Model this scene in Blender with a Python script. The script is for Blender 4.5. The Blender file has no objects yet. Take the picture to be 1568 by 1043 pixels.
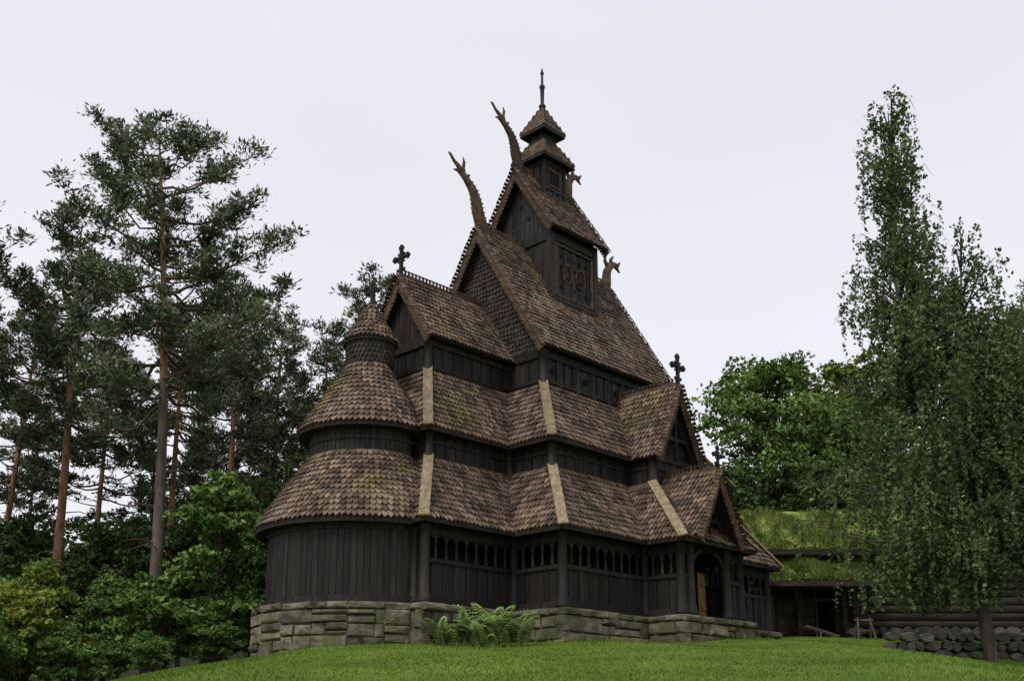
import bpy, math, random
import numpy as np
from mathutils import Vector as V
random.seed(7); rng=np.random.default_rng(7)
scene=bpy.context.scene
scene.view_settings.view_transform='Standard'
# ------------------------------------------------------------------ materials
def mat(name, c1, c2, scale=(3,3,3), rough=.8, island=0., bump=.0, bscale=20, moss=None, mossf=.5, mscale=.5, trans=0., zfade=None, spec=.3, detail=3, mlo=.5, mhi=.68):
    m=bpy.data.materials.new(name); m.use_nodes=True; nt=m.node_tree; N=nt.nodes; L=nt.links
    N.clear(); out=N.new('ShaderNodeOutputMaterial'); b=N.new('ShaderNodeBsdfPrincipled')
    tc=N.new('ShaderNodeTexCoord'); mp=N.new('ShaderNodeMapping'); mp.inputs['Scale'].default_value=scale
    L.new(tc.outputs['Object'],mp.inputs['Vector'])
    no=N.new('ShaderNodeTexNoise'); no.inputs['Scale'].default_value=1; no.inputs['Detail'].default_value=detail
    L.new(mp.outputs[0],no.inputs['Vector'])
    cr=N.new('ShaderNodeValToRGB'); cr.color_ramp.elements[0].position=.35; cr.color_ramp.elements[1].position=.65
    cr.color_ramp.elements[0].color=(*c1,1); cr.color_ramp.elements[1].color=(*c2,1)
    L.new(no.outputs['Fac'],cr.inputs[0]); col=cr.outputs[0]
    if moss:
        n2=N.new('ShaderNodeTexNoise'); n2.inputs['Scale'].default_value=mscale; n2.inputs['Detail'].default_value=6
        L.new(tc.outputs['Object'],n2.inputs['Vector'])
        r2=N.new('ShaderNodeMapRange'); r2.inputs[1].default_value=mlo; r2.inputs[2].default_value=mhi; r2.inputs[4].default_value=mossf
        L.new(n2.outputs['Fac'],r2.inputs[0]); fac=r2.outputs[0]
        if zfade:   # moss thins out higher on the roofs, where they dry faster
            sp=N.new('ShaderNodeSeparateXYZ'); L.new(tc.outputs['Object'],sp.inputs[0])
            rz=N.new('ShaderNodeMapRange'); rz.inputs[1].default_value=zfade[0]; rz.inputs[2].default_value=zfade[1]; rz.inputs[3].default_value=1; rz.inputs[4].default_value=.12
            L.new(sp.outputs[2],rz.inputs[0]); mm=N.new('ShaderNodeMath'); mm.operation='MULTIPLY'; L.new(fac,mm.inputs[0]); L.new(rz.outputs[0],mm.inputs[1]); fac=mm.outputs[0]
        mx=N.new('ShaderNodeMixRGB'); mx.inputs[2].default_value=(*moss,1)
        L.new(fac,mx.inputs[0]); L.new(col,mx.inputs[1]); col=mx.outputs[0]
    if island>0:
        ge=N.new('ShaderNodeNewGeometry'); r=N.new('ShaderNodeMapRange')
        r.inputs[3].default_value=1-island; r.inputs[4].default_value=1+island
        L.new(ge.outputs['Random Per Island'],r.inputs[0])
        mu=N.new('ShaderNodeVectorMath'); mu.operation='SCALE'
        L.new(col,mu.inputs[0]); L.new(r.outputs[0],mu.inputs['Scale']); col=mu.outputs[0]
    L.new(col,b.inputs['Base Color']); b.inputs['Roughness'].default_value=rough
    b.inputs['Specular IOR Level'].default_value=spec
    if bump>0:
        nb=N.new('ShaderNodeTexNoise'); nb.inputs['Scale'].default_value=bscale; nb.inputs['Detail'].default_value=4
        L.new(mp.outputs[0] if bscale<8 else tc.outputs['Object'],nb.inputs['Vector'])
        bp=N.new('ShaderNodeBump'); bp.inputs['Strength'].default_value=bump; bp.inputs['Distance'].default_value=.05
        L.new(nb.outputs['Fac'],bp.inputs['Height']); L.new(bp.outputs[0],b.inputs['Normal'])
    if trans!=0:
        d=N.new('ShaderNodeBsdfDiffuse'); L.new(col,d.inputs['Color']); N.remove(b)
        if trans>0:
            t=N.new('ShaderNodeBsdfTranslucent'); L.new(col,t.inputs['Color'])
            ms=N.new('ShaderNodeMixShader'); ms.inputs[0].default_value=trans
            L.new(d.outputs[0],ms.inputs[1]); L.new(t.outputs[0],ms.inputs[2]); L.new(ms.outputs[0],out.inputs[0])
        else: L.new(d.outputs[0],out.inputs[0])
    else: L.new(b.outputs[0],out.inputs[0])
    return m
M_shing=mat('shingle_weathered',(.078,.052,.037),(.185,.130,.090),(1.0,1.0,1.0),.8,.6,0,30,moss=(.14,.12,.034),mossf=.75,mscale=.3,mlo=.52,mhi=.66,spec=.35,zfade=(7.,12.))
M_shdark=mat('shingle_tarred',(.022,.018,.015),(.05,.039,.03),(2,2,2),.75,.4)
M_tar=mat('tarred_timber',(.0095,.0078,.0066),(.025,.0212,.018),(9,9,.9),.65,.45,.35,4,spec=.28)
M_deck=mat('roof_deck_wood',(.013,.010,.008),(.03,.023,.017),(4,4,4),.85)
M_board=mat('weathered_board',(.15,.115,.075),(.28,.22,.14),(6,6,2),.85,.2,.2,25,moss=(.2,.175,.045),mossf=.8,mscale=.5)
M_barge=mat('brown_barge_wood',(.042,.027,.018),(.115,.073,.044),(5,5,5),.8,.4)
M_stone=mat('foundation_stone',(.068,.061,.042),(.19,.172,.118),(3.0,3.0,3.0),.9,.42,.9,9,moss=(.075,.078,.034),mossf=.8,mscale=1.1,detail=8,mlo=.47,mhi=.62)
M_mortar=mat('mortar_dark',(.02,.02,.015),(.04,.038,.03),(4,4,4),.95)
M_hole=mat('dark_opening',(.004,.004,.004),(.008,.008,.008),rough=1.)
M_tan=mat('door_wood',(.22,.12,.05),(.36,.20,.09),(8,8,1),.7)
M_pine=mat('pine_needles',(.06,.083,.048),(.175,.20,.118),(.6,.6,.9),.8,.45,trans=-1)
M_pinebark=mat('pine_bark_orange',(.16,.083,.05),(.31,.17,.10),(3,3,1),.9,0,.5,12)
M_pinebark2=mat('pine_bark_grey',(.06,.048,.04),(.15,.12,.10),(4,4,1),.9,0,.7,12)
M_pinelimb=mat('pine_limb_bark',(.06,.042,.03),(.15,.095,.062),(3,3,3),.9)
M_leafd=mat('leaf_dark',(.033,.06,.02),(.09,.14,.046),(.5,.5,.6),.8,.45,trans=-1)
M_leafm=mat('leaf_mid',(.065,.125,.030),(.17,.26,.075),(.5,.5,.6),.6,.4,trans=-1)
M_leafy=mat('leaf_yellowgreen',(.085,.135,.027),(.22,.25,.05),(.6,.6,.6),.6,.4,trans=-1)
M_birch=mat('birch_leaf',(.06,.094,.036),(.15,.205,.085),(.6,.6,.5),.6,.45,trans=.25,spec=.2)
M_bbark=mat('birch_bark',(.05,.045,.04),(.26,.25,.23),(2,2,5),.8,0,.4,10)
M_bark=mat('tree_bark',(.035,.028,.022),(.08,.065,.05),(4,4,1.5),.9,0,.5,10)
M_blade=mat('grass_blades',(.066,.125,.016),(.145,.20,.036),(.35,.35,.35),.6,.4,trans=-1)
M_turf=mat('turf_grass',(.10,.155,.035),(.26,.30,.085),(.9,.9,.9),.7,.45,trans=-1)
M_log=mat('dark_logs',(.018,.014,.011),(.05,.039,.031),(1,8,8),.8,.3,.4,20)
M_grav=mat('gravel_path',(.22,.20,.18),(.36,.34,.31),(9,9,9),.95,0,.4,40)
M_fern=mat('fern_leaf',(.12,.20,.05),(.26,.35,.12),(2,2,2),.6,.3,trans=.2)
M_soil=mat('forest_floor',(.02,.028,.01),(.04,.05,.02),(1,1,1),.95)
def ground_mat():
    m=bpy.data.materials.new('lawn_ground'); m.use_nodes=True; nt=m.node_tree; N=nt.nodes; L=nt.links
    b=N['Principled BSDF']; b.inputs['Roughness'].default_value=.9; b.inputs['Specular IOR Level'].default_value=.1
    tc=N.new('ShaderNodeTexCoord')
    n1=N.new('ShaderNodeTexNoise'); n1.inputs['Scale'].default_value=.45; n1.inputs['Detail'].default_value=8
    n2=N.new('ShaderNodeTexNoise'); n2.inputs['Scale'].default_value=14; n2.inputs['Detail'].default_value=5
    for n in (n1,n2): L.new(tc.outputs['Object'],n.inputs['Vector'])
    c1=N.new('ShaderNodeValToRGB'); c1.color_ramp.elements[0].position=.35; c1.color_ramp.elements[1].position=.65
    c1.color_ramp.elements[0].color=(.058,.115,.013,1); c1.color_ramp.elements[1].color=(.12,.175,.027,1)
    L.new(n1.outputs['Fac'],c1.inputs[0])
    mx=N.new('ShaderNodeMixRGB'); mx.blend_type='OVERLAY'; mx.inputs[0].default_value=.5
    L.new(c1.outputs[0],mx.inputs[1]); L.new(n2.outputs['Fac'],mx.inputs[2])
    sp=N.new('ShaderNodeSeparateXYZ'); L.new(tc.outputs['Object'],sp.inputs[0])
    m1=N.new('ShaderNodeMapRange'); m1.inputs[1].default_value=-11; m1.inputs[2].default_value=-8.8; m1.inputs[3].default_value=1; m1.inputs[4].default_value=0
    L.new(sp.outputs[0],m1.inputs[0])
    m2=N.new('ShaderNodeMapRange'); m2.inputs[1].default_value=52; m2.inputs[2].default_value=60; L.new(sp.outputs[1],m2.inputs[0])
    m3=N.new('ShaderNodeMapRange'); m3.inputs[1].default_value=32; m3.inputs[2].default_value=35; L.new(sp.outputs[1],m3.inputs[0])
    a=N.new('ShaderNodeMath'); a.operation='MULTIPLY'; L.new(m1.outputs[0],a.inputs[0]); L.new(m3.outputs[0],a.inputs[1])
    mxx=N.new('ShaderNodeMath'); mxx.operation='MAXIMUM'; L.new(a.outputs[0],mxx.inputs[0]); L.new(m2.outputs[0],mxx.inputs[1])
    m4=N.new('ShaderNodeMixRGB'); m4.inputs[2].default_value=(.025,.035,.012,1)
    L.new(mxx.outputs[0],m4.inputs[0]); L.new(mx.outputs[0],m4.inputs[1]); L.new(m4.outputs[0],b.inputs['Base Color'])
    return m
M_ground=ground_mat()
# ------------------------------------------------------------------ helpers
def link(o,parent=None):
    scene.collection.objects.link(o)
    if parent: o.parent=parent
    return o
class MB:
    def __init__(s): s.v=[]; s.f=[]
    def add(s,vs,fs):
        k=len(s.v); s.v+= [tuple(p) for p in vs]; s.f+=[tuple(i+k for i in f) for f in fs]
    def obj(s,name,m,parent=None,smooth=False):
        me=bpy.data.meshes.new(name); me.from_pydata(s.v,[],s.f); me.materials.append(m)
        if smooth: me.polygons.foreach_set('use_smooth',[True]*len(me.polygons))
        me.update(); return link(bpy.data.objects.new(name,me),parent)
BF=[(0,3,2,1),(4,5,6,7),(0,1,5,4),(1,2,6,5),(2,3,7,6),(3,0,4,7)]
def abox(mb,x0,x1,y0,y1,z0,z1):
    mb.add([(x0,y0,z0),(x1,y0,z0),(x1,y1,z0),(x0,y1,z0),(x0,y0,z1),(x1,y0,z1),(x1,y1,z1),(x0,y1,z1)],BF)
def beam(mb,p0,p1,w,d,up=(0,0,1)):
    p0=V(p0);p1=V(p1);dr=(p1-p0).normalized(); u=V(up)
    sd=dr.cross(u)
    if sd.length<1e-4: sd=dr.cross(V((1,0,0)))
    sd.normalize(); u2=sd.cross(dr)
    vs=[]
    for p in (p0,p1):
        for a,b in ((-1,-1),(1,-1),(1,1),(-1,1)): vs.append(p+sd*a*w/2+u2*b*d/2)
    mb.add(vs,[(0,1,2,3),(7,6,5,4),(0,4,5,1),(1,5,6,2),(2,6,7,3),(3,7,4,0)])
def tube(mb,pts,rad,n=8,flat=1.):
    pts=[V(p) for p in pts]; vs=[];fs=[]
    for i,p in enumerate(pts):
        d=(pts[min(i+1,len(pts)-1)]-pts[max(i-1,0)]).normalized()
        a=d.cross(V((0,1,0)))
        if a.length<.1: a=d.cross(V((1,0,0)))
        a.normalize(); b=d.cross(a)
        for k in range(n):
            t=2*math.pi*k/n; vs.append(p+a*math.cos(t)*rad[i]+b*math.sin(t)*rad[i]*flat)
    for i in range(len(pts)-1):
        for k in range(n): fs.append((i*n+k,i*n+(k+1)%n,(i+1)*n+(k+1)%n,(i+1)*n+k))
    fs.append(tuple(range(n))[::-1]); fs.append(tuple(range((len(pts)-1)*n,len(pts)*n)))
    mb.add(vs,fs)
# ------------------------------------------------------------------ terrain
def ss(a,b,x):
    t=np.clip((x-a)/(b-a),0,1); return t*t*(3-2*t)
def g(x,y):
    x=np.asarray(x,float); y=np.asarray(y,float)
    z=np.interp(y,[-500,0,34,50,70,600],[-1.8,-1.6,2.57,4.05,4.4,4.4])
    z=z-.18*np.clip(-x-6,0,18)*ss(4,26,y)
    z=z-(ss(9.5,17,x)*.8+np.clip(x-17,0,30)*.05)*(1-ss(43.3,43.9,y))
    z=z+9*ss(58,105,y)
    z=z+.05*np.sin(x*.9+y*.35)*ss(5,15,y)*(1-ss(60,70,y))
    return z
def np_mesh(name,v,f,mi,mats,smooth=False):
    me=bpy.data.meshes.new(name); nv=len(v); nf=len(f)
    me.vertices.add(nv); me.vertices.foreach_set('co',np.ascontiguousarray(v,dtype=np.float32).ravel())
    me.loops.add(nf*4); me.loops.foreach_set('vertex_index',np.ascontiguousarray(f,dtype=np.int32).ravel())
    me.polygons.add(nf); me.polygons.foreach_set('loop_start',np.arange(nf,dtype=np.int32)*4)
    for m in mats: me.materials.append(m)
    if mi is not None: me.polygons.foreach_set('material_index',np.ascontiguousarray(mi,dtype=np.int32))
    if smooth: me.polygons.foreach_set('use_smooth',np.ones(nf,dtype=bool))
    me.update(calc_edges=True); me.validate(); return me
def np_obj(name,v,f,mi,mats,smooth=False,parent=None):
    return link(bpy.data.objects.new(name,np_mesh(name,v,f,mi,mats,smooth)),parent)
def grid(name,xs,ys,m,lift=0,parent=None):
    X,Y=np.meshgrid(xs,ys); Z=g(X,Y)+lift; n=len(xs)
    v=np.stack([X.ravel(),Y.ravel(),Z.ravel()],1)
    i=np.arange((len(ys)-1)*(n-1)); r=i//(n-1); c=i%(n-1); a=r*n+c
    f=np.stack([a,a+1,a+n+1,a+n],1)
    return np_obj(name,v,f,None,[m],smooth=True,parent=parent)
xs=np.unique(np.concatenate([np.linspace(-500,-40,12),np.arange(-40,40.1,.5),np.linspace(40,500,12)]))
ys=np.unique(np.concatenate([np.linspace(-300,-4,8),np.arange(-4,60,.4),np.linspace(60,130,24),np.linspace(130,600,8)]))
grid('ground',xs,ys,M_ground)
class NP:
    def __init__(s): s.v=[];s.f=[];s.m=[];s.n=0
    def add(s,v,f,mi):
        s.v.append(v); s.f.append(f+s.n); s.m.append(np.full(len(f),mi)); s.n+=len(v)
    def tube(s,pts,rad,mi,n=6):
        pts=np.asarray(pts,float); k=len(pts); d=np.gradient(pts,axis=0); d/=np.linalg.norm(d,axis=1)[:,None]+1e-9
        ref=np.where(np.abs(d[:,2:3])>.8,np.array([[1,0,0.]]),np.array([[0,0,1.]]))
        a=np.cross(d,ref); a/=np.linalg.norm(a,axis=1)[:,None]+1e-9; b=np.cross(d,a)
        t=np.arange(n)*2*np.pi/n
        v=pts[:,None]+np.asarray(rad)[:,None,None]*(a[:,None]*np.cos(t)[None,:,None]+b[:,None]*np.sin(t)[None,:,None])
        i=np.arange((k-1)*n); r=i//n; c=i%n; c2=(c+1)%n
        s.add(v.reshape(-1,3),np.stack([r*n+c,r*n+c2,(r+1)*n+c2,(r+1)*n+c],1),mi)
    def leaves(s,P,L,W,mi,dirs=None,dj=1.):
        n=len(P); u=rng.normal(size=(n,3))
        if dirs is not None: u=u*dj+dirs
        u/=np.linalg.norm(u,axis=1)[:,None]+1e-9
        w=np.cross(u,rng.normal(size=(n,3))); w/=np.linalg.norm(w,axis=1)[:,None]+1e-9
        sc=rng.uniform(.6,1.3,(n,1)); Lh=L*sc/2; Wh=W*sc/2
        v=np.stack([P-u*Lh,P+w*Wh,P+u*Lh,P-w*Wh],1).reshape(-1,3)
        s.add(v,np.arange(n*4).reshape(n,4),mi)
    def mesh(s,name,mats): return np_mesh(name,np.concatenate(s.v),np.concatenate(s.f),np.concatenate(s.m),mats)
# ================================================================== CHURCH
church=bpy.data.objects.new('stave_church',None); link(church)
church.location=(1.65,34,3.68); church.rotation_euler=(0,0,math.radians(46))
TC=5.8
sh=MB(); shd=MB(); deck=MB(); walls=MB(); boards=MB(); barge=MB(); dark=MB(); rnd=MB()
def emit(mb,p,a,d,n,w,e,k=1.):
    j=random.uniform(-.025,.025)*k; p=p+d*j; q=random.uniform(0,.025)*k
    tip=p-d*.05*k+n*(.085*k+q); hw=w*.455
    sL=p-a*hw+d*.06*k+n*(.078*k+q); sR=p+a*hw+d*.06*k+n*(.078*k+q*.6)
    tL=p-a*hw+d*(e+.09*k)+n*.012; tR=p+a*hw+d*(e+.09*k)+n*.012
    o=n*.045*k
    mb.add([tip,sR,tR,tL,sL,tip-o,sR-o,sL-o],[(0,1,2,3,4),(5,6,1,0),(7,5,0,4)])
def shingles(mb,BL,BR,TR,TL,e=.25,w=.185,outn=None,ks=1.):
    BL,BR,TR,TL=map(V,(BL,BR,TR,TL)); mid=(TL+TR)/2-(BL+BR)/2
    a=(BR-BL).normalized(); d=(mid-a*mid.dot(a)); Ls=d.length; d.normalize(); n=a.cross(d)
    if outn is not None:
        if n.dot(V(outn))<0: n=-n
    elif n.z<0: n=-n
    R=max(1,int(round(Ls/e))); ee=Ls/R
    for i in range(R):
        f=i/R; l=BL.lerp(TL,f); r=BR.lerp(TR,f); W=(r-l).length
        if W<.05: continue
        k=max(1,int(round(W/w))); ww=W/k
        off=(i%2)*.5; wav=random.uniform(-.012,.012)
        for c in range(k+1):
            x=(c+off)*ww
            if x>W-ww*.2 and c>0 and off: continue
            if x>W+.01: continue
            emit(mb,l+a*x+d*(wav+.012*math.sin(x*1.3+i)),a,d,n,ww,ee,ks)
def cone(mb,cx,cy,prof,a0,a1,e=.24,w=.185):
    seg=[math.dist(prof[i],prof[i+1]) for i in range(len(prof)-1)]; tot=sum(seg); R=int(round(tot/e))
    for i in range(R):
        x=i*tot/R; j=0
        while x>seg[j]+1e-9: x-=seg[j]; j+=1
        f=x/seg[j]; r=prof[j][0]*(1-f)+prof[j+1][0]*f; h=prof[j][1]*(1-f)+prof[j+1][1]*f
        dr=(prof[j+1][0]-prof[j][0])/seg[j]; dh=(prof[j+1][1]-prof[j][1])/seg[j]
        k=max(4,int(round((a1-a0)*r/w)))
        for c in range(k):
            t=a0+(a1-a0)*(c+.5*(i%2))/k; C=V((math.cos(t),math.sin(t),0))
            emit(mb,V((cx,cy,h))+C*r,V((-math.sin(t),math.cos(t),0)),C*dr+V((0,0,dh)),C*dh-V((0,0,dr)),(a1-a0)*r/k,tot/R)
def conedeck(mb,cx,cy,prof,n=48):
    vs=[];fs=[]
    for r,h in prof:
        for k in range(n):
            t=2*math.pi*k/n; vs.append((cx+r*math.cos(t),cy+r*math.sin(t),h))
    for i in range(len(prof)-1):
        for k in range(n): fs.append((i*n+k,i*n+(k+1)%n,(i+1)*n+(k+1)%n,(i+1)*n+k))
    fs.append(tuple(range(n))[::-1]); mb.add(vs,fs)
def frustum(b,h0,t,h1,faces='SENW',hips='',e=.25,w=.185,ks=1.):
    s0,s1,t0,t1=b; S0,S1,T0,T1=t
    A=[(s0,t0,h0),(s1,t0,h0),(s1,t1,h0),(s0,t1,h0)]; B=[(S0,T0,h1),(S1,T0,h1),(S1,T1,h1),(S0,T1,h1)]
    deck.add(A+B,[(0,1,5,4),(1,2,6,5),(2,3,7,6),(3,0,4,7),(3,2,1,0),(4,5,6,7)])
    for i,nm in enumerate('SWNE'):
        j=(i+1)%4
        if nm in faces:
            shingles(sh,A[i],A[j],B[j],B[i],e,w,None,ks)
            a=V(A[i]);c=V(A[j]); beam(deck,a-V((0,0,.07)),c-V((0,0,.07)),.05,.13)
    for i in hips:
        i=int(i); a=V(A[i]); c=V(B[i]); dg=V((-1 if i in(0,3) else 1,-1 if i in(0,1) else 1,0)).normalized()
        d=(c-a).normalized(); n=(dg-d*dg.dot(d)).normalized()
        beam(boards,a+n*.1-d*.08,c+n*.12,.34,.07,n)
def planks(mb,a,b,h0,h1,w=.24,th=.05,off=0.):
    a=V((*a,0));b=V((*b,0)); L=(b-a).length; d=(b-a)/L; n=V((d.y,-d.x,0)); k=max(1,int(round(L/w))); ww=L/k
    for i in range(k):
        q=random.uniform(-.012,.012)+(.03 if i%2 else 0)+off
        p=a+d*(i*ww+.008); r=a+d*((i+1)*ww-.008)
        vs=[p+n*(q-th),r+n*(q-th),r+n*q,p+n*q]
        mb.add([v+V((0,0,h0)) for v in vs]+[v+V((0,0,h1)) for v in vs],BF)
def hbeam(mb,a,b,h0,h1,out=.05,th=.16):
    a=V((*a,0));b=V((*b,0)); d=(b-a).normalized(); n=V((d.y,-d.x,0)); p=a-d*.02; r=b+d*.02
    vs=[p+n*(out-th),r+n*(out-th),r+n*out,p+n*out]
    mb.add([v+V((0,0,h0)) for v in vs]+[v+V((0,0,h1)) for v in vs],BF)
def post(x,y,h0,h1,r=.17):
    tube(rnd,[(x,y,h0),(x,y,h0+.12),(x,y,h0+.16),(x,y,h0+.34),(x,y,h0+.38),(x,y,h1-.3),(x,y,h1-.26),(x,y,h1-.1),(x,y,h1)],
         [r*1.45,r*1.45,r*1.2,r*1.2,r,r*.93,r*1.15,r*1.3,r*1.3],14)
def arcade(a,b):
    A=V((*a,0));B=V((*b,0)); L=(B-A).length; d=(B-A)/L; n=V((d.y,-d.x,0))
    planks(walls,a,b,.2,1.32,.26)
    hbeam(walls,a,b,0,.24,.09,.2); hbeam(walls,a,b,1.3,1.44,.08,.18); hbeam(walls,a,b,2.2,2.66,.06,.16)
    k=max(1,int(round(L/.44))); w=L/k
    for i in range(k+1):
        p=A+d*i*w
        tube(rnd,[p+V((0,0,h)) for h in (1.44,1.52,1.56,1.95,1.98,2.05)],[.07,.07,.045,.04,.065,.07],8)
        if i<k:
            for sgn in (.0,-.05):
                vs=[];fs=[]; m=8
                for j in range(m+1):
                    t=math.pi*j/m; x=w/2-math.cos(t)*(w/2-.05); z=2.0+math.sin(t)*.17
                    if j==0: x=0.0
                    if j==m: x=w
                    q=p+d*x+n*(.02+sgn); vs+= [q+V((0,0,z)),q+V((0,0,2.22))]
                for j in range(m): fs.append((2*j,2*j+2,2*j+3,2*j+1))
                walls.add(vs,fs)
CS,CR=-3.66,3.2
segs=[((-4.05,2.2),(0,2.2)),((0,2.2),(0,0)),((0,0),(4.45,0)),((4.45,0),(4.45,-1.55)),((4.45,-1.55),(5.0,-1.55)),((7.3,-1.55),(8.2,-1.55)),
      ((8.2,-1.55),(8.2,0)),((8.2,0),(12.7,0)),((12.7,0),(12.7,11.6)),((12.7,11.6),(0,11.6)),((0,11.6),(0,9.4)),((0,9.4),(-4.05,9.4))]
for a,b in segs: arcade(a,b)
for a,b in (((-4.05,2.64),(-4.05,2.2)),((-4.05,9.4),(-4.05,8.96))):
    planks(walls,a,b,0,2.66,.22); hbeam(walls,a,b,0,.24,.09,.2)
for p in [(-4.05,2.2),(0,0),(0,2.2),(4.45,0),(4.45,-1.55),(5.0,-1.55),(7.3,-1.55),(8.2,-1.55),(8.2,0),(12.7,0),(12.7,11.6),(0,11.6),(0,9.4),(-4.05,9.4),(-4.05,2.66)]:
    post(p[0],p[1],0,2.62)
a0,a1=math.radians(98),math.radians(262); na=44
arc=[(CS+CR*math.cos(a0+(a1-a0)*i/na),TC+CR*math.sin(a0+(a1-a0)*i/na)) for i in range(na+1)]
for i in range(na):
    planks(walls,arc[i],arc[i+1],0,2.68,.24); hbeam(walls,arc[i],arc[i+1],0,.22,.09,.2); hbeam(walls,arc[i],arc[i+1],2.3,2.66,.05,.1)
def ring(x0,x1,y0,y1,h0,h1,sides='SENW',mb=walls,w=.24):
    c={'S':((x0,y0),(x1,y0)),'W':((x1,y0),(x1,y1)),'N':((x1,y1),(x0,y1)),'E':((x0,y1),(x0,y0))}
    for k in sides: planks(mb,*c[k],h0,h1,w)
def ringbeam(x0,x1,y0,y1,h0,h1,out,sides='SENW'):
    c={'S':((x0,y0),(x1,y0)),'W':((x1,y0),(x1,y1)),'N':((x1,y1),(x0,y1)),'E':((x0,y1),(x0,y0))}
    for k in sides: hbeam(walls,*c[k],h0,h1,out,.14)
ring(-2.9,1.0,3.4,8.2,0,6.25,'SEN'); ring(1.0,11.6,1.3,10.3,0,6.25); ring(5.35,7.75,.15,1.4,3,6.1,'SEW')
for bb,sd in (((-2.9,1.0,3.4,8.2),'SEN'),((1.0,11.6,1.3,10.3),'SENW'),((5.35,7.75,.15,1.4),'SEW')):
    ringbeam(*bb,5.62,5.72,.06,sd); ringbeam(*bb,5.98,6.2,.09,sd)
ring(-2.1,2.0,4.45,7.15,8.3,10.0,'SEN'); ring(2.0,9.7,2.6,9.0,8.3,10.3)
ringbeam(-2.1,2.0,4.45,7.15,8.72,8.86,.08,'SEN'); ringbeam(-2.1,2.0,4.45,7.15,9.6,9.95,.1,'SEN')
ringbeam(2.0,9.7,2.6,9.0,8.78,8.9,.08); ringbeam(2.0,9.7,2.6,9.0,9.75,10.15,.1)
for s in np.arange(2.0,9.8,.96):
    for t in (2.6,9.0): post(s,t,8.5,10.1,.09)
for s in np.arange(2.48,9.6,1.92): 
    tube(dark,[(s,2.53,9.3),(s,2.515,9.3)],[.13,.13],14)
for p in ((-2.1,4.45),(-2.1,7.15),(2,2.6),(2,9),(9.7,2.6)): post(p[0],p[1],8.4,10.1,.17)
for p in ((-2.9,3.4),(1.0,1.3),(1,3.4),(11.6,1.3),(5.35,.15),(7.75,.15)): post(p[0],p[1],4.9,6.15,.16)
frustum((-4.5,1.0,1.75,9.85),2.63,(-2.9,1.0,3.4,8.2),5.1,'SEN','03')
frustum((-.45,13.15,-.45,12.05),2.63,(1.0,11.6,1.3,10.3),5.1,'SENW','0123')
frustum((4.0,8.65,-2.0,1.3),2.63,(5.2,7.7,.1,1.3),5.0,'SEW','01')
frustum((-3.3,1.9,3.0,8.6),6.08,(-2.1,2.0,4.45,7.15),8.66,'SEN','03')
frustum((.55,12.0,.9,10.7),6.08,(2.0,9.7,2.6,9.0),8.7,'SENW','0123')
def gable(axis,c,half,a0,a1,he,ha,ends='01',crest=True,e=.25):
    P=(lambda a,b,h: V((a,c+b,h))) if axis=='s' else (lambda a,b,h: V((c+b,a,h)))
    for sg in (-1,1):
        A,B,C,D=P(a0,sg*half,he),P(a1,sg*half,he),P(a1,0,ha),P(a0,0,ha)
        shingles(sh,A,B,C,D,e)
        n=(B-A).cross(D-A).normalized()
        if n.z<0: n=-n
        vs=[A,B,C,D,A-n*.1,B-n*.1,C-n*.1,D-n*.1]
        deck.add(vs,BF)
    L=math.hypot(half,ha-he)
    for k,a in enumerate((a0,a1)):
        if str(k) not in ends: continue
        o=-1 if k==0 else 1
        for sg in (-1,1):
            p=P(a+o*.03,sg*(half+.06),he-.12); q=P(a+o*.03,0,ha-.02)
            up=P(1,0,0)-P(0,0,0); d=(q-p).normalized(); n=up.cross(d).normalized()
            if n.z<0:n=-n
            beam(barge,p-n*.1,q-n*.1,.28,.07,up)
            m=int(L/.16)
            for i in range(m):
                x=p.lerp(q,(i+.5)/m)
                emit(barge,x+n*.03-up*o*.0,d,-up*o*-1,n,.15,.12)
                beam(barge,x-n*.24+up*o*.01,x-n*.32+up*o*.01,.11,.03,up)
    if crest:
        beam(barge,P(a0,0,ha+.06),P(a1,0,ha+.06),.1,.14)
        m=int((a1-a0)/.17)
        for i in range(m):
            x=P(a0+(a1-a0)*(i+.5)/m,0,ha+.12); beam(barge,x,x+V((0,0,.14)),.05,.07)
            beam(barge,x+V((0,0,.13)),x+V((0,0,.19)),.05,.13)
    return P
gable('s',TC,1.75,-2.4,2.0,9.85,12.6,'0')
gable('s',TC,3.6,1.6,10.1,10.1,16.0,'01')
gable('s',TC,2.1,3.85,7.4,16.3,19.6,'01')
gable('t',6.55,1.5,-.3,3.0,6.0,9.05,'0')
gable('t',6.1,1.4,-2.2,1.0,2.72,5.3,'0')
def tri(mb,x,half,h0,h1,outx):
    d=.1; mb.add([(x,TC-half,h0),(x,TC+half,h0),(x,TC,h1),(x+d*-outx,TC-half,h0),(x+d*-outx,TC+half,h0),(x+d*-outx,TC,h1)],[(0,1,2),(5,4,3),(0,3,4,1),(1,4,5,2),(2,5,3,0)])
tri(walls,2.0,3.35,10.1,15.6,-1); shingles(shd,(1.98,TC+3.3,10.1),(1.98,TC-3.3,10.1),(1.98,TC-.02,15.6),(1.98,TC+.02,15.6),.2,.18,(-1,0,0))
tri(walls,9.7,3.35,10.1,15.6,1)
tri(walls,-2.1,1.6,9.9,12.3,-1)
for k in np.arange(-1.35,1.4,.22):
    h=12.3-(abs(k)+.11)*1.5-.05
    if h>10: abox(walls,-2.13,-2.09,TC+k-.1,TC+k+.1,9.9,h)
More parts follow.
